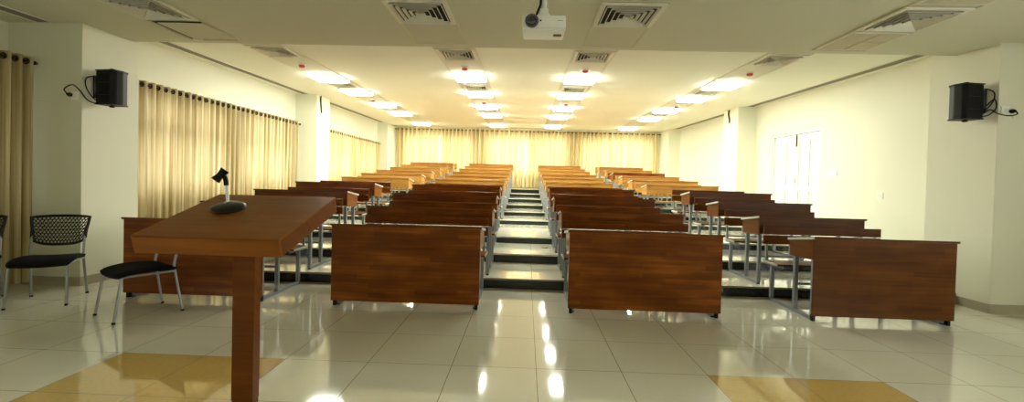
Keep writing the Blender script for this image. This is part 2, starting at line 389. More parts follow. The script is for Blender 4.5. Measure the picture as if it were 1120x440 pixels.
# ------------------------------------------------------------------ ceiling strips, vents, lamps, detectors
STR = [(-3.85, 'outer left'), (-1.07, 'inner left'), (.95, 'inner right'), (3.65, 'outer right')]
tn = 10
HW = .3
for x, nm in STR:
    bm = bmesh.new()
    y0, y1 = 6.28, 16.95
    prism(bm, [(y0, zc(y0) - .006), (y1, zc(y1) - .006), (y1, zc(y1) + .01), (y0, zc(y0) + .01)], 'x', x - HW, x + HW)
    for s in (-1, 1):
        xx = x + s * HW
        prism(bm, [(y0, zc(y0) - .012), (y1, zc(y1) - .012), (y1, zc(y1) + .01), (y0, zc(y0) + .01)], 'x', xx - .012, xx + .012)
    struct('trim_%d' % tn, bm, M_strip); tn += 1
    bm = bmesh.new(); ya = 4.07 if abs(x) < 2 or x < 0 else 3.3
    xx = x
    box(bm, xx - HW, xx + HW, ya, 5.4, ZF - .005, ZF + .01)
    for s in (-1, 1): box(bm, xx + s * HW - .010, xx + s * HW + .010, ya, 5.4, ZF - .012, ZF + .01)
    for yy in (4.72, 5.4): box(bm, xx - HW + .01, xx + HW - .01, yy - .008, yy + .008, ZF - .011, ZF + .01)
    struct('trim_%d' % tn, bm, M_stripf); tn += 1

def sloped(bm, y):  # tilt a fixture with the rear ceiling
    return bm
def vent(x, y, z, s, label):
    t = thing('ceiling_vent', label, 'air vent', (x, y, z), 0, 'square air vents in the ceiling')
    bm = bmesh.new(); h = s / 2; w = .045
    box(bm, -h, h, -h, -h + w, -.018, -.002, bev=.003); box(bm, -h, h, h - w, h, -.018, -.002, bev=.003)
    box(bm, -h, -h + w, -h + w, h - w, -.018, -.002, bev=.003); box(bm, h - w, h, -h + w, h - w, -.018, -.002, bev=.003)
    obj('frame', bm, M_grille, t)
    obj('duct_back', B(-h + w, h - w, -h + w, h - w, -.005, -.002), M_dark, t)
    bm = bmesh.new(); nl = 5; R0 = h - w - .004
    for k in range(nl):
        r1 = R0 * (1 - k / nl); r0 = r1 - R0 / nl * .36
        zt, zb = -.006, -.030
        tt = bmesh.new()
        # each louvre is a sloped square ring, flaring outwards to its lower edge
        def ring(r, z): return [tt.verts.new((r * a, r * b, z)) for a, b in ((-1, -1), (1, -1), (1, 1), (-1, 1))]
        A, Bq, Cq, D = ring(r0, zt), ring(r1, zb), ring(r1 - .003, zb - .003), ring(r0 - .003, zt - .003)
        for P, Q in ((A, Bq), (Bq, Cq), (Cq, D), (D, A)):
            for i in range(4): tt.faces.new((P[i], P[(i + 1) % 4], Q[(i + 1) % 4], Q[i]))
        join(bm, tt)
    obj('louvres', bm, M_grille, t)
    return t
def lamp(x, y, z, label, sx=.54, sy=.56):
    t = thing('ceiling_light', label, 'ceiling light', (x, y, z), 0, 'lit square ceiling panels')
    bm = bmesh.new(); w = .02
    box(bm, -sx / 2 - w, sx / 2 + w, -sy / 2 - w, -sy / 2, -.02, -.004); box(bm, -sx / 2 - w, sx / 2 + w, sy / 2, sy / 2 + w, -.02, -.004)
    box(bm, -sx / 2 - w, -sx / 2, -sy / 2, sy / 2, -.02, -.004); box(bm, sx / 2, sx / 2 + w, -sy / 2, sy / 2, -.02, -.004)
    obj('frame', bm, M_white, t)
    obj('diffuser', B(-sx / 2, sx / 2, -sy / 2, sy / 2, -.05, -.006, bev=.008), M_lamp, t)
def detector(x, y, z, label):
    t = thing('smoke_detector', label, 'smoke detector', (x, y, z), 0, 'red smoke detectors in the ceiling')
    bm = bmesh.new(); lathe(bm, [(.062, 0), (.062, -.012), (.055, -.02)], (0, 0, -.006)); obj('base', bm, M_white, t, 'auto')
    bm = bmesh.new(); lathe(bm, [(.05, 0), (.05, -.02), (.04, -.035), (.015, -.042)], (0, 0, -.026)); obj('dome', bm, M_red, t, 'auto')
ORD = ['first', 'second', 'third', 'fourth', 'fifth', 'sixth', 'seventh', 'eighth', 'ninth', 'tenth']
for x, nm in STR:
    vent(x, 6.68, zc(6.68) - .008, .56, 'square air vent just behind the ceiling step in the %s strip' % nm)
    for k, y in enumerate((9.2, 12.4)):
        vent(x, y, zc(y) - .008, .5, 'square air vent between lit panels, %s beyond the step, %s strip' % (['second', 'third'][k], nm))
    for k, y in enumerate((7.5, 11.05)):
        detector(x, y, zc(y) - .006, '%s red smoke detector on the %s ceiling strip' % (['nearest', 'farther'][k], nm))
    ys = [8.5, 9.95, 11.8, 13.5, 16.2] if abs(x) > 2 else [8.2, 9.9, 11.75, 13.5, 16.2]
    for k, y in enumerate(ys):
        lamp(x, y, zc(y) - .008, '%s lit ceiling panel from the front in the %s strip' % (ORD[k], nm), sy=.56)
vent(-3.83, 4.38, ZF - .006, .60, 'large square air vent at the left of the lower front ceiling')
vent(-1.07, 4.38, ZF - .006, .60, 'large square air vent left of the projector on the lower ceiling')
vent(.95, 4.38, ZF - .006, .60, 'large square air vent right of the projector on the lower ceiling')
vent(3.63, 4.38, ZF - .006, .60, 'large square air vent at the right of the lower front ceiling')
# open access hatch beside left vent
t = thing('ceiling_access_panel', 'loose square ceiling panel with a dark gap behind the left vent', 'ceiling panel', (-3.83, 5.07, ZF - .006))
obj('dark_opening', B(-.285, .285, -.31, .30, -.003, -.001), M_dark, t)
o = obj('panel', B(-.215, .29, -.31, .235, -.022, -.014, bev=.002), M_stripf, t)
obj('bracket', B(-.27, -.15, .272, .295, -.02, -.005), M_white, t)
# perforated panels at right
def perf(name, x, y, label, nx=2):
    t = thing(name, label, 'ceiling panel', (x, y, ZF - .006), 0)
    bm = bmesh.new(); g = .56 / nx
    for i in range(nx):
        for j in range(nx):
            box(bm, -.28 + i * g + .008, -.28 + (i + 1) * g - .008, -.28 + j * g + .008, -.28 + (j + 1) * g - .008, -.012, -.002, bev=.002)
    obj('tile', bm, perfm, t)
    bm = bmesh.new()
    for s in (-1, 1): box(bm, s * .285 - .008, s * .285 + .008, -.293, .293, -.010, -.001); box(bm, -.277, .277, s * .285 - .008, s * .285 + .008, -.010, -.001)
    obj('frame', bm, M_grille, t)
def perf_mat():
    m, nt, b = nmat('perforated_tile'); L = nt.links.new
    tc = N(nt, 'ShaderNodeTexCoord'); v = N(nt, 'ShaderNodeTexVoronoi'); v.inputs['Scale'].default_value = 60; v.inputs['Randomness'].default_value = 0
    L(tc.outputs['Object'], v.inputs['Vector'])
    cr = N(nt, 'ShaderNodeValToRGB'); cr.color_ramp.elements[0].position = .28; cr.color_ramp.elements[0].color = (.22, .19, .12, 1); cr.color_ramp.elements[1].position = .36; cr.color_ramp.elements[1].color = (.58, .53, .38, 1)
    L(v.outputs['Distance'], cr.inputs[0]); L(cr.outputs[0], b.inputs['Base Color']); b.inputs['Roughness'].default_value = .8
    return m
perfm = perf_mat()
perf('perforated_ceiling_panel', 3.65, 5.05, 'perforated square ceiling panel in four squares behind the right vent')
perf('perforated_ceiling_panel', 3.65, 3.72, 'perforated ceiling panel at the top edge, in front of right vent', 1)

# linear slot diffusers
def slot(x, y0, y1, rear, label):
    t = thing('slot_diffuser', label, 'air vent', (x, y0, 0), 0, 'long slot diffusers in the ceiling edges')
    zf = zc if rear else (lambda y: ZF)
    bm = bmesh.new(); L_ = y1 - y0
    for s in (-1, 1):
        prism(bm, [(0, zf(y0) - .014), (L_, zf(y1) - .014), (L_, zf(y1) - .002), (0, zf(y0) - .002)], 'x', s * .088 - .006, s * .088 + .006)
    obj('frame', bm, M_grille, t)
    bm = bmesh.new(); prism(bm, [(0, zf(y0) - .006), (L_, zf(y1) - .006), (L_, zf(y1) - .001), (0, zf(y0) - .001)], 'x', -.081, .081); obj('slot', bm, M_slot, t)
slot(-5.28, 6.0, 10.5, True, 'long dark slot diffuser above the large gold side curtains')
slot(-5.28, 11.6, 16.2, True, 'long dark slot diffuser behind the left middle column')
slot(5.38, 6.1, 11.0, True, 'long dark slot diffuser above the white double door')
slot(5.38, 12.1, 16.3, True, 'long dark slot diffuser behind the right middle column')
slot(-5.42, 2.2, 4.85, False, 'short slot diffuser on the lower ceiling at far left')

# ------------------------------------------------------------------ curtains
def curtain(name, p0, p1, z0, z1, folds, mat, label, group, amp=.045, ring_n=None, phase=0):
    p0, p1 = Vector((*p0, 0)), Vector((*p1, 0)); d = p1 - p0; L_ = d.length; d.normalize(); nrm = Vector((-d.y, d.x, 0))
    t = thing(name, label, 'curtain', (p0.x, p0.y, z0), 0, group)
    t2 = bmesh.new(); nu = folds * 10; nv = 14; grid = []
    rnd = random.Random(label)
    ph = [rnd.uniform(-.35, .35) for _ in range(folds + 2)]; am = [rnd.uniform(.75, 1.25) for _ in range(folds + 2)]
    for j in range(nv + 1):
        v = j / nv; row = []
        for i in range(nu + 1):
            u = i / nu; k = u * folds; f0 = int(min(k, folds - 1e-6))
            fr = k - f0; pa = ph[f0] * (1 - fr) + ph[f0 + 1] * fr; aa = am[f0] * (1 - fr) + am[f0 + 1] * fr
            spread = .55 + .45 * v
            w = math.sin(2 * PI * k + phase + pa * (1 - v) * 2.2) * amp * aa * (1 - .25 * (1 - v)) + math.sin(4 * PI * k + 1.3 * pa) * amp * .18 * (1 - v)
            q = d * (u * L_ + math.sin(2 * PI * k * 1 + 1.2) * .006) + nrm * w
            row.append(t2.verts.new((q.x, q.y, v * (z1 - z0))))
        grid.append(row)
    for j in range(nv):
        for i in range(nu): t2.faces.new((grid[j][i], grid[j][i + 1], grid[j + 1][i + 1], grid[j + 1][i]))
    o = obj('cloth', t2, mat, t, True)
    # ring eyelets near the top
    for k in range(folds):
        u = (k + .5 - phase / (2 * PI)) / folds
        if not 0 < u < 1: continue
        q = d * u * L_
        bm = bmesh.new()
        m = Matrix.Translation((q.x, q.y, z1 - z0 - .055)) @ d.to_track_quat('Z', 'Y').to_matrix().to_4x4()
        tt = bmesh.new(); R_, r_ = .028, .008
        rings = []
        for a in range(12):
            ca, sa = math.cos(2 * PI * a / 12), math.sin(2 * PI * a / 12)
            rings.append([tt.verts.new(((R_ + r_ * math.cos(2 * PI * b / 6)) * ca, (R_ + r_ * math.cos(2 * PI * b / 6)) * sa, r_ * 1.6 * math.sin(2 * PI * b / 6))) for b in range(6)])
        for a in range(12):
            for b in range(6): tt.faces.new((rings[a][b], rings[(a + 1) % 12][b], rings[(a + 1) % 12][(b + 1) % 6], rings[a][(b + 1) % 6]))
        join(bm, tt, 0, m)
        obj('eyelet', bm, M_brass, t, True)
    return t
def rod(p0, p1, z, label, wall):
    t = thing('curtain_rod', label, 'curtain rod', (p0[0], p0[1], z), 0)
    dx, dy = p1[0] - p0[0], p1[1] - p0[1]
    obj('rod', T([(0, 0, 0), (dx, dy, 0)], .013, 10), M_brass, t, 'auto')
    L_ = math.hypot(dx, dy); ux, uy = dx / L_, dy / L_
    for e in (0, 1):
        bm = bmesh.new(); q = (ux * (L_ if e else 0), uy * (L_ if e else 0)); s = 1 if e else -1
        tube(bm, [(q[0], q[1], 0), (q[0] + s * ux * .02, q[1] + s * uy * .02, 0), (q[0] + s * ux * .05, q[1] + s * uy * .05, 0)], [.014, .024, .012], 10); obj('finial', bm, M_brass, t, 'auto')
    nb = max(2, int(L_ / 1.6) + 1)
    for k in range(nb):
        f = .04 + .92 * k / (nb - 1); q = Vector((dx * f, dy * f, 0)); w = Vector(wall)
        tube_b = bmesh.new(); tube(tube_b, [q + Vector((0, 0, -.016)), q + w * .5 + Vector((0, 0, -.02)), q + w], .008, 6)
        obj('bracket', tube_b, M_brass, t)
xc = -5.42
side_lbl = ['nearest gold curtain on the left wall beside the near column', 'middle gold curtain of the large group on the left wall', 'farthest gold curtain before the left middle column']
ys = [5.78, 7.33, 8.90, 10.45]
for k in range(3):
    a, b = ys[k], ys[k + 1] - .03
    tz = max([0] + [z for y, z in zip(TY, TZ) if y < b])
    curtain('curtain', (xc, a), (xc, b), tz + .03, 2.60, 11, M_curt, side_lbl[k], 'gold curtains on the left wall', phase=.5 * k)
rod((xc, 5.72), (xc, 10.5), 2.545, 'dark rod carrying the gold curtains before the middle column', (-.13, 0, 0))
side_lbl = ['first pale gold curtain beyond the left middle column', 'second pale gold curtain beyond the left middle column', 'last pale gold side curtain before the back left column']
ys = [11.4, 13.05, 14.7, 16.35]
for k in range(3):
    a, b = ys[k], ys[k + 1] - .03
    tz = max([0] + [z for y, z in zip(TY, TZ) if y < b])
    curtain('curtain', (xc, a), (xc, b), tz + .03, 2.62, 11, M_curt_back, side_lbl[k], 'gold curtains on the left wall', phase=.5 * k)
rod((xc, 11.35), (xc, 16.38), 2.565, 'dark rod carrying the curtains beyond the left middle column', (-.13, 0, 0))
edges = [-5.08, -3.42, -1.95, -.02, 1.45, 3.0, 5.1]
bl = ['leftmost back wall curtain beside the back left column', 'second back wall curtain from the left', 'back wall curtain just left of the aisle top', 'back wall curtain just right of the aisle top', 'second back wall curtain from the right', 'rightmost back wall curtain beside the back right column']
for k in range(6):
    curtain('curtain', (edges[k], 17.36), (edges[k + 1] - .012, 17.36), 1.09, 3.30, 10, M_curt_back, bl[k], 'pale gold curtains across the back wall', phase=.4 * k, amp=.075)
rod((-5.12, 17.36), (5.12, 17.36), 3.245, 'long dark rod across the top of the back wall', (0, .14, 0))
curtain('curtain', (-5.53, 4.40), (-5.53, 4.83), .06, 2.56, 4, M_curt, 'gold curtain at the far left edge behind the black chairs', 'gold curtain at far left', phase=.3, amp=.045)
rod((-5.53, 2.8), (-5.53, 4.83), 2.505, 'dark curtain rod at the far left edge', (-.37, 0, 0))

# ------------------------------------------------------------------ desk benches
def desk(x0, x1, y, z, style, full, label, blockname):
    """joined desk and bench; local origin at the middle of its front face, audience side is +y"""
    t = thing('desk_bench', label, 'desk', ((x0 + x1) / 2, y, z), 0, blockname)
    h = (x1 - x0) / 2
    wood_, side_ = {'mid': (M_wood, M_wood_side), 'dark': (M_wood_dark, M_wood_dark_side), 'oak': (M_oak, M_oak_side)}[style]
    tf, tr = .845, .785          # desk top height at front and rear edge
    D = .42
    zb = .055 if full else .625
    obj('front_panel', B(-h, h, 0, .019, zb, tf - .022, bev=.003), wood_, t)
    for s in (-1, 1):
        xa, xb = (s * h, s * (h - .019))
        bm = bmesh.new()
        if style == 'oak':
            pts = [(.02, .615), (D, .615), (D, .70)] + [(D - .12 + .12 * math.cos(a), .66 + (tr - .022 - .66) * math.sin(a)) for a in [0.2, .5, .8, 1.1, 1.35]] + [(.02, tf - .024)]
        else:
            pts = [(.02, .615), (D - .01, .60), (D, tr - .022), (.02, tf - .024)]
        prism(bm, pts, 'x', min(xa, xb), max(xa, xb), bev=.0025)
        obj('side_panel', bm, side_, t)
    # sloping top board with a pale rounded lip
    bm = bmesh.new(); th = .022
    prism(bm, [(-.018, tf - th), (D + .01, tr - th), (D + .01, tr), (-.018, tf)], 'x', -h - .014, h + .014, bev=.005)
    tp = obj('desk_top', bm, wood_, t)
    for xa, xb in ((-h - .017, -h - .0142), (h + .0142, h + .017)):
        bm = bmesh.new(); prism(bm, [(-.019, tf - .021), (D + .011, tr - .021), (D + .011, tr + .004), (-.019, tf + .004)], 'x', xa, xb, bev=.002)
        e = obj('edging', bm, M_edge, tp); e['label'] = 'pale end edging'
    obj('book_shelf', B(-h + .02, h - .02, .02, D - .02, .625, .641), wood_, t)
    # steel frame
    r = .0185
    yf, yr, ysn, yb = .075, .375, .83, .93
    for s in (-1, 1):
        xx = s * (h - .05)
        for yy in (yf, yr):
            zt = tf - .04 - (tf - tr) * yy / D
            obj('leg', T([(xx, yy, .012), (xx, yy, min(zt, .612) if abs(yy) < 9 else zt)], r, sq=True), M_steel, t)
        obj('floor_rail', T([(xx, yf - .0, .016), (xx, ysn + .0, .016)], r - .0005, sq=True), M_steel, t)
        obj('seat_post', T([(xx, ysn, .032), (xx, ysn, .405)], r, sq=True), M_steel, t)
        obj('seat_rail', T([(xx, .62, .419), (xx, .965, .419)], .013, sq=True), M_steel, t)
        obj('back_support', T([(xx, .955, .43), (xx, .972, .60), (xx, .976, .845)], .012, sq=True), M_steel, t)
        for yy in (yf, ysn):
            bm = bmesh.new(); lathe(bm, [(.02, 0), (.02, .012), (.012, .014)], (xx, yy, 0), 10); obj('foot', bm, M_black, t)
    obj('stretcher', T([(-h + .066, yr, .30), (h - .066, yr, .30)], .012, sq=True), M_steel, t)
    st = obj('seat', B(-h + .005, h - .005, .635, .955, .433, .455, bev=.006), wood_, t)
    ed = obj('edging', B(-h - .002, -h + .005, .637, .953, .435, .454), M_edge, st); ed['label'] = 'pale end edging'
    ed = obj('edging', B(h - .005, h + .002, .637, .953, .435, .454), M_edge, st); ed['label'] = 'pale end edging'
    for (za, zb_) in ((.645, .751), (.762, .862)):
        obj('back_slat', B(-h + .0, h - .0, .940, .9635, za, zb_, bev=.005), wood_, t)
    if full:
        for s in (-1, 1):
            bm = bmesh.new(); box(bm, s * (h - .03) - .015, s * (h - .03) + .015, .02, .06, 0, .06, bev=.003); obj('front_foot', bm, M_black, t)
    return t
ROWY = [4.48, 5.53, 6.64, 7.85, 9.85, 11.05, 12.2, 13.4, 14.6, 15.8]
RZ = [0] + TZ
BLK = {
    'A': ('outer left block', [(-4.16, -2.69)] + [(-4.10, -2.68)] * 3 + [(-4.11, -2.60)] * 6),
    'B': ('inner left block', [(-1.96, -.44), (-1.98, -.40), (-1.99, -.43), (-2.0, -.45)] + [(-2.0, -.46)] * 6),
    'C': ('inner right block', [(.46, 1.98), (.46, 1.955), (.44, 1.92), (.435, 1.90)] + [(.45, 1.92)] * 6),
    'D': ('outer right block', [(2.885, 4.26), (2.87, 4.13), (2.85, 4.18), (2.87, 4.26), (2.66, 4.21), (2.63, 4.22), (2.62, 4.16), (2.62, 4.14), (2.62, 4.10), (2.60, 4.10)]),
}
PLACE = ['front', 'second', 'third', 'fourth', 'fifth', 'sixth', 'seventh', 'eighth', 'ninth', 'rearmost']
for kb, (bn, xs) in BLK.items():
    for r in range(10):
        y = ROWY[r] + ({'A': .02, 'B': 0, 'C': 0, 'D': .02}[kb] if r == 0 else 0)
        st = 'mid' if r < 4 else 'oak'
        if kb == 'D' and r < 4: st = 'dark'
        if kb == 'D' and r == 7: st = 'mid'
        if kb == 'A' and r < 1: st = 'mid'
        colr = {'mid': 'brown', 'dark': 'dark brown', 'oak': 'honey brown'}[st]
        if r == 0: lab = '%s front row desk bench with a full height panel, %s' % (colr, bn)
        elif r == 9: lab = '%s desk bench in the rearmost row of the %s' % (colr, bn)
        else: lab = '%s desk bench, %s row from the front in the %s' % (colr, PLACE[r], bn)
        desk(xs[r][0], xs[r][1], y, RZ[r], st, r == 0, lab, 'desk benches in the ' + bn)

# ------------------------------------------------------------------ lectern
YP1, YP2, XP, WP = 2.21, 2.88, -1.635, .775
ZP1 = .997
ang = math.radians(15.9)
lec = thing('lectern', 'large brown wooden lectern with a sloping top on a single post', 'lectern', (XP + .01, 2.5, 0))
def slope_pts(): pass
L0 = (YP2 - YP1) / math.cos(ang)
bm = bmesh.new()
y0 = YP1 - 2.5
cz, sz = math.cos(ang), math.sin(ang)
def sp(u, w): return (y0 + u * cz - w * sz, ZP1 + u * sz + w * cz)
prism(bm, [sp(0, -.012), sp(L0, -.012), sp(L0, 0), sp(0, 0)], 'x', -WP / 2, WP / 2, bev=.002)
obj('top_board', bm, M_podium, lec)
bm = bmesh.new()
prism(bm, [sp(.002, -.1), sp(.022, -.1), sp(.022, -.013), sp(.002, -.013)], 'x', -WP / 2 + .002, WP / 2 - .002, bev=.001)
obj('front_apron', bm, M_podium, lec)
bm = bmesh.new(); prism(bm, [sp(L0 - .022, -.1), sp(L0 - .002, -.1), sp(L0 - .002, -.013), sp(L0 - .022, -.013)], 'x', -WP / 2 + .002, WP / 2 - .002, bev=.001)
obj('back_apron', bm, M_podium, lec)
for s in (-1, 1):
    bm = bmesh.new(); xa = s * (WP / 2 - .002); xb = s * (WP / 2 - .022)
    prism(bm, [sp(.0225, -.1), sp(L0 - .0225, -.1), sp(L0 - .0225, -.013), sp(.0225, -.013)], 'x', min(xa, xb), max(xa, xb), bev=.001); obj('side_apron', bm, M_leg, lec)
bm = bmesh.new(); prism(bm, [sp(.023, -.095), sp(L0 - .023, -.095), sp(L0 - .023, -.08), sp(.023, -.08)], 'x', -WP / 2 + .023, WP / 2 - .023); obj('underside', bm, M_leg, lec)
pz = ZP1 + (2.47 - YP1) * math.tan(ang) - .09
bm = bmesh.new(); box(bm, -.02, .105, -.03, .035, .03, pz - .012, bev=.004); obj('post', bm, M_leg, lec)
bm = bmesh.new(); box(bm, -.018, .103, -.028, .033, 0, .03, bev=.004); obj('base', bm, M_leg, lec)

# microphone stand on the lectern
u = (2.62 - YP1) / math.cos(ang)
my, mz = sp(u, 0)
mic = thing('microphone_stand', 'black table microphone clip on a chrome stem upon the lectern', 'microphone stand', (-1.775, 2.5 + my, mz + .0005))
mic.rotation_euler = (ang, 0, math.radians(12))
t = bmesh.new(); prof = [(.078, 0), (.083, .005), (.081, .014), (.066, .024), (.02, .029)]
bm = bmesh.new(); rings = []
for r, z in prof: rings.append([t.verts.new((r * 1.12 * math.cos(2 * PI * j / 32), r * 1.2 * math.sin(2 * PI * j / 32), z)) for j in range(32)])
for A, D in zip(rings, rings[1:]):
    for j in range(32): t.faces.new((A[j], A[(j + 1) % 32], D[(j + 1) % 32], D[j]))
t.faces.new(rings[0][::-1]); t.faces.new(rings[-1]); join(bm, t)
obj('base', bm, simple('gloss_black', (.006, .006, .006), .3, 0, 0, spec=.3), mic, True)
# the stem stands upright in the room although the base lies on the slope
def up(x, y, z): return (x, y * math.cos(ang) + z * math.sin(ang), -y * math.sin(ang) + z * math.cos(ang))
bm = bmesh.new(); lathe(bm, [(.024, 0), (.024, .006), (.014, .011)], (-.008, .02, .0285)); obj('collar', bm, M_chrome, mic, 'auto')
bm = bmesh.new(); tube(bm, [(-.008, .02, .034), up(-.022, .015, .150)], .0095, 12); obj('stem', bm, M_chrome, mic, 'auto')
bm = bmesh.new(); tube(bm, [up(*p) for p in spline([(-.021, .015, .140), (-.024, .012, .175), (-.032, .012, .192), (-.040, .013, .200)], 4)], .0135, 10); obj('swivel', bm, M_black, mic, 'auto')
bm = bmesh.new(); tube(bm, [up(-.075, .0, .168), up(-.052, .006, .198), up(-.028, .014, .232)], [.027, .019, .026], 14); obj('microphone_clip', bm, M_black, mic, 'auto')

# ------------------------------------------------------------------ visitor chairs
def chair(x, y, rz, label):
    """faces -y locally"""
    t = thing('visitor_chair', label, 'chair', (x, y, 0), rz, 'black visitor chairs at the left')
    w, d = .205, .245
    # seat pad: rounded slab, thicker at the middle, dropping at the front edge
    bm = bmesh.new(); nu, nv = 16, 16; top = []; bot = []
    for j in range(nv + 1):
        v = j / nv * 2 - 1; r1 = []; r2 = []
        for i in range(nu + 1):
            uu = i / nu * 2 - 1
            k = 1 - max(0, abs(v) ** 6) * .07; k2 = 1 - abs(uu) ** 6 * .07
            px, py = uu * .235 * k, v * .235 * k2
            e = max(abs(uu), abs(v)) ** 8
            zz = .452 + .012 * math.cos(v * 2.2) - .02 * max(0, -v) ** 4 - .010 * math.cos(uu * PI / 2)
            r1.append(bm.verts.new((px, py, zz - .018 * e))); r2.append(bm.verts.new((px * .97, py * .97, zz - .055 + .014 * e)))
        top.append(r1); bot.append(r2)
    for j in range(nv):
        for i in range(nu):
            bm.faces.new((top[j][i], top[j][i + 1], top[j + 1][i + 1], top[j + 1][i])); bm.faces.new((bot[j][i], bot[j + 1][i], bot[j + 1][i + 1], bot[j][i + 1]))
    for i in range(nu):
        bm.faces.new((top[0][i], bot[0][i], bot[0][i + 1], top[0][i + 1])); bm.faces.new((top[nv][i], top[nv][i + 1], bot[nv][i + 1], bot[nv][i]))
        bm.faces.new((top[i][0], top[i + 1][0], bot[i + 1][0], bot[i][0])); bm.faces.new((top[i][nu], bot[i][nu], bot[i + 1][nu], top[i + 1][nu]))
    obj('seat', bm, M_fab, t, True)
    for s in (-1, 1):
        o = obj('leg', T([(s * (w + .012), -d - .005, .0), (s * w, -d + .05, .39)], .0115, 10), M_tube, t, 'auto')
        o2 = obj('leg', T(spline([(s * (w + .012), d + .02, .0), (s * w, d - .04, .39), (s * w, d - .045, .47), (s * w, d - .01, .62), (s * w, d + .015, .70)], 5), .0115, 10), M_tube, t, 'auto')
        for L_, yy in ((o, -d - .005), (o2, d + .02)):
            bm = bmesh.new(); lathe(bm, [(.014, 0), (.014, .018)], (s * (w + .012), yy, 0), 10); obj('foot', bm, M_black, L_)
        obj('side_rail', T([(s * w, -d + .05, .392), (s * w, d - .045, .392)], .010, 8), M_tube, t)
    obj('cross_rail', T([(-w, -d + .06, .385), (w, -d + .06, .385)], .010, 8), M_tube, t)
    # backrest: curved perforated plastic shell in a thick frame
    def bp(uu, v):   # uu -1..1, v 0..1
        hw = (.195 + .035 * v) if v > .0 else .195
        yb = d - .005 + .05 * v - .045 * (1 - uu * uu) * -1 * .6
        zbot = .535 + .045 * abs(uu) ** 3.0; ztop = .832 - .012 * uu * uu
        return Vector((uu * hw, yb, zbot + (ztop - zbot) * v))
    bm = bmesh.new()
    path = [bp(-1 + 2 * i / 14, 0) for i in range(15)] + [bp(1, k / 6) for k in range(1, 6)] + [bp(1 - 2 * i / 14, 1) for i in range(15)] + [bp(-1, 1 - k / 6) for k in range(1, 6)]
    tube(bm, path, .014, 8, closed=True); fr = obj('back_frame', bm, M_blackm, t, True)
    bm = bmesh.new()
    # lattice of crossing webs
    n1 = 15
    for k in range(-6, n1 + 1):
        for sgn in (1, -1):
            pts = []
            for q in range(0, 8):
                v = q / 7; uu = -1 + 2 * (k + (q / 7 * 6 if sgn > 0 else 6 - q / 7 * 6)) / n1
                if -1 <= uu <= 1: pts.append(bp(uu, v))
            if len(pts) > 1: tube(bm, pts, .0040, 4)
    for k in range(1, 8):
        tube(bm, [bp(-1 + 2 * i / 12, k / 8) for i in range(13)], .0036, 4)
    obj('back_mesh', bm, M_blackm, t)
    for s in (-1, 1):
        obj('back_bracket', T([(s * w, d - .01, .60), (s * (w + .004), d + .012, .70)], .016, 8), M_blackm, t)
    return t
def face(dx, dy): return math.atan2(dx, -dy) if False else math.atan2(dy, dx) + PI / 2
chair(-4.745, 4.30, face(.245, -.445), 'whole black visitor chair with mesh back in front of the left column')
chair(-3.57, 4.03, face(-.24, -.42), 'black visitor chair whose back is hidden behind the lectern')
chair(-5.36, 4.07, face(.6, -.8), 'black visitor chair mostly cut off by the left edge')

# ------------------------------------------------------------------ projector
t = thing('projector', 'white ceiling projector hanging from a pole', 'projector', (.10, 3.1, 0))
z0, z1 = 2.372, 2.478
bm = bmesh.new(); box(bm, -.148, .15, 0, .22, z0 + .018, z1, bev=.012); obj('body', bm, M_proj, t, 'auto')
bm = bmesh.new(); box(bm, -.144, .146, .004, .216, z0, z0 + .0175, bev=.007); b2 = obj('lower_casing', bm, M_proj, t, 'auto')
bm = bmesh.new(); R90 = Matrix.Rotation(PI / 2, 4, 'X')
lathe(bm, [(.047, 0), (.047, .012), (.036, .014), (.034, .004)], (-.085, .002, z0 + .062), 28, R90); lr = obj('lens_ring', bm, M_ring, t, 'auto')
bm = bmesh.new(); lathe(bm, [(.033, 0), (.030, .008), (.018, .013), (.004, .015)], (-.085, .0, z0 + .062), 28, R90); obj('lens', bm, M_lens, lr, True)
bm = bmesh.new(); lathe(bm, [(.006, 0), (.006, .003)], (-.025, .0, z0 + .066), 12, R90); obj('sensor', bm, M_black, t)
bm = bmesh.new()
for k in range(7): box(bm, .072 + k * .008, .077 + k * .008, .085, .125, z0 - .003, z0 + .001)
box(bm, .070, .128, .082, .128, z0 - .0015, z0 + .001); obj('vent_grille', bm, M_brown, t)
bm = bmesh.new()
for k, wdt in enumerate((.006, .005, .006, .005, .006)): box(bm, .092 + k * .0075, .092 + k * .0075 + wdt, -.0008, .001, z0 + .066, z0 + .071)
o = obj('maker_badge', bm, M_grey, t); o['label'] = 'small grey print, too small to read'
bm = bmesh.new(); tube(bm, [(.0, .11, z1 + .075), (.0, .11, ZF)], .021, 14); obj('pole', bm, M_proj, t, 'auto')
bm = bmesh.new(); lathe(bm, [(.06, 0), (.06, .008), (.03, .02)], (0, .11, ZF - .03), 20); lathe(bm, [(.07, 0), (.07, .01)], (0, .11, ZF - .0105), 20); obj('ceiling_plate', bm, M_proj, t, 'auto')
bm = bmesh.new(); box(bm, -.03, .03, .08, .14, z1 + .03, z1 + .075, bev=.004); box(bm, -.07, .07, .06, .16, z1 - .004, z1 + .006)
for a in ((-.06, .07), (.06, .07), (-.06, .15), (.06, .15)): tube(bm, [(a[0], a[1], z1), (a[0] * .4, .11, z1 + .05)], .006, 6)
obj('mount', bm, M_proj, t)
bm = bmesh.new(); tube(bm, spline([(-.045, .13, z1 - .01), (-.05, .10, z1 + .04), (-.03, .085, z1 + .09), (-.025, .09, z1 + .13), (-.02, .1, z1 + .3), (-.02, .1, ZF)], 5), .0085, 8); obj('cable', bm, M_black, t, True)

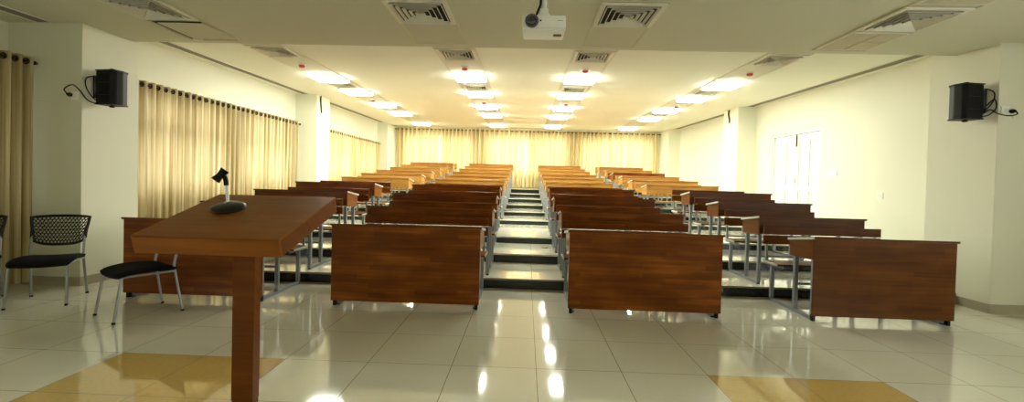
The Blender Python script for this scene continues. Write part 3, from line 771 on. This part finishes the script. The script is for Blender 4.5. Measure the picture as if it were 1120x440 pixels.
# ------------------------------------------------------------------ wall speakers
def speaker(s, xw, y, zb, label):
    """box speaker hung on the column face at xw, s=+1 means it projects towards +x"""
    t = thing('wall_speaker', label, 'loudspeaker', (xw, y, zb))
    h = .40
    def X(a): return s * a
    # tapering cabinet: flat back turned to the wall, curved grille turned to the seats
    prof = [(.06, .02), (.27, -.015), (.305, .02), (.32, .09), (.305, .16), (.27, .20), (.09, .18)]
    bm = bmesh.new(); prism(bm, [(X(a), b) for a, b in prof], 'z', .012, h - .012, bev=.006); c = obj('cabinet', bm, M_black, t)
    for zz in (0, h - .012):
        bm = bmesh.new(); prism(bm, [(X(a * 1.0 + (.006 if a > .2 else -.006)), b * 1.0 + (.006 if b > .1 else -.006)) for a, b in prof], 'z', zz + .0005, zz + .0115); obj('end_cap', bm, M_blackm, t)
    bm = bmesh.new()
    for k in range(5):
        a = .09 + k * .038; yy = .02 - (a - .06) / .21 * .035
        box(bm, min(X(a), X(a + .006)), max(X(a), X(a + .006)), yy - .005, yy + .004, .04, h - .04)
    for zz in (.11, .25): box(bm, min(X(.12), X(.26)), max(X(.12), X(.26)), -.022, .0, zz, zz + .008)
    obj('ribs', bm, M_blackm, t)
    bm = bmesh.new(); box(bm, min(X(.0), X(.012)), max(X(.0), X(.012)), .05, .15, .08, h - .06); box(bm, min(X(.012), X(.085)), max(X(.012), X(.085)), .08, .12, .10, .13); box(bm, min(X(.012), X(.085)), max(X(.012), X(.085)), .08, .12, h - .13, h - .10)
    obj('wall_bracket', bm, M_black, t)
    for zz, hh in ((h + .002, .022), (-.024, .022)):
        bm = bmesh.new(); lathe(bm, [(.022, 0), (.026, .006), (.026, hh - .006), (.018, hh)], (X(.20), .08, zz), 14); obj('knob', bm, M_black, t, 'auto')
    return t
speaker(1, -5.03, 4.98, 2.08, 'black wall loudspeaker on the left column')
speaker(-1, 5.15, 5.13, 2.15, 'black wall loudspeaker on the right column')
# sockets on the column fronts with their plugs and leads
def socket(x, y, z, nrm, label, name='wall_socket', w=.045, h=.045, cat='socket'):
    t = thing(name, label, cat, (x, y, z))
    bm = bmesh.new()
    if nrm == 'y': box(bm, -w, w, -.012, 0, -h, h, bev=.003)
    else: box(bm, -.012, 0, -w, w, -h, h, bev=.003)
    p = obj('plate', bm, M_white, t)
    bm = bmesh.new()
    if nrm == 'y': box(bm, -w * .5, w * .5, -.016, -.012, -h * .5, h * .5, bev=.001)
    else: box(bm, -.016, -.012, -w * .5, w * .5, -h * .5, h * .5, bev=.001)
    obj('insert', bm, M_door, p)
socket(-5.10, 4.9, 2.155, 'y', 'small white socket on the left column front')
socket(5.22, 5.05, 2.235, 'y', 'small white socket on the right column front')
def lead(name, label, pts, plug_c):
    t = thing(name, label, 'cable', plug_c)
    o = Vector(plug_c)
    bm = bmesh.new(); lathe(bm, [(.022, 0), (.024, .02), (.018, .035), (.008, .05)], (0, 0, 0), 12, Matrix.Rotation(PI / 2, 4, 'X')); obj('plug', bm, M_black, t, 'auto')
    for pl in pts:
        bm = bmesh.new(); tube(bm, [p - o for p in spline(pl, 8)], .0065, 8); obj('cord', bm, M_black, t, True)
lead('speaker_lead', 'looping black leads between the left socket and loudspeaker',
     [[(-5.14, 4.845, 2.165), (-5.16, 4.83, 2.22), (-5.08, 4.84, 2.27), (-5.02, 4.86, 2.22), (-4.995, 4.93, 2.12), (-4.985, 5.04, 2.10), (-4.95, 5.12, 2.15)],
      [(-4.94, 5.118, 2.36), (-4.975, 5.02, 2.40), (-5.0, 4.92, 2.36), (-5.0, 4.93, 2.24), (-4.98, 5.02, 2.13), (-4.94, 5.115, 2.14)]], (-5.14, 4.885, 2.165))
lead('speaker_lead', 'looping black leads between the right socket and loudspeaker',
     [[(5.27, 4.995, 2.225), (5.28, 4.98, 2.19), (5.2, 4.99, 2.17), (5.12, 5.03, 2.20), (5.11, 5.1, 2.25), (5.10, 5.2, 2.20), (5.07, 5.235, 2.22)],
      [(5.06, 5.238, 2.46), (5.10, 5.16, 2.49), (5.125, 5.08, 2.44), (5.12, 5.08, 2.34), (5.10, 5.15, 2.25), (5.06, 5.235, 2.26)],
      [(5.11, 5.14, 2.30), (5.125, 5.07, 2.36), (5.125, 5.05, 2.26), (5.11, 5.12, 2.19), (5.07, 5.235, 2.19)]], (5.27, 5.035, 2.225))
# conduit lines on the columns
struct('trim_%d' % tn, B(XLF + .001, -5.15, 4.888, 4.9, 2.085, 2.11, bev=.002), M_wall); tn += 1
struct('trim_%d' % tn, B(5.3, XRF - .001, 5.038, 5.05, 2.15, 2.175, bev=.002), M_wall); tn += 1
# wall plates by the door
socket(XR, 8.30, 1.62, 'x', 'white switch plate beside the double door', 'light_switch', .11, .055, 'switch')
socket(XR, 7.20, 1.24, 'x', 'white socket low on the right wall, away from the door', 'wall_socket', .06, .05, 'socket')
# hanging wires at the tops of the middle columns
tag(obj('hanging_wire', T(spline([(-5.02, 10.72, 3.26), (-5.012, 10.70, 3.15), (-5.016, 10.73, 3.02), (-5.014, 10.76, 2.86)], 6), .018, 6), M_dark, None, True), 'short dark wire hanging on the left middle column', 'wire')
tag(obj('hanging_wire', T(spline([(5.135, 11.55, 3.27), (5.13, 11.56, 3.16), (5.135, 11.52, 3.04), (5.13, 11.5, 2.94)], 6), .018, 6), M_dark, None, True), 'short dark wire hanging on the right middle column', 'wire')
# marks on the third step: a dark scrap
bm = bmesh.new(); t2 = bmesh.new(); bmesh.ops.create_icosphere(t2, subdivisions=2, radius=.05, matrix=Matrix.Diagonal((1, .5, .12, 1)));
for v in t2.verts: v.co *= 1 + .25 * math.sin(v.co.x * 90 + v.co.y * 70)
join(bm, t2); o = obj('litter_scrap', bm, M_brown, None, True); o.location = (.34, 7.15, .258 + .006); tag(o, 'small brown scrap lying on the second step of the aisle', 'litter')

# ------------------------------------------------------------------ world and colour
w = bpy.data.worlds.new('world'); bpy.context.scene.world = w; w.use_nodes = True
bg = w.node_tree.nodes['Background']; bg.inputs[0].default_value = (.98, .98, .95, 1); bg.inputs[1].default_value = 3.4
sc = bpy.context.scene
sc.view_settings.view_transform = 'Standard'; sc.view_settings.look = 'None'; sc.view_settings.gamma = 1
sc.view_settings.use_curve_mapping = False
sc.view_settings.exposure = .68
sc.cycles.use_denoising = True
sc.cycles.max_bounces = 10; sc.cycles.diffuse_bounces = 6; sc.cycles.transparent_max_bounces = 12
sc.cycles.sample_clamp_indirect = 6
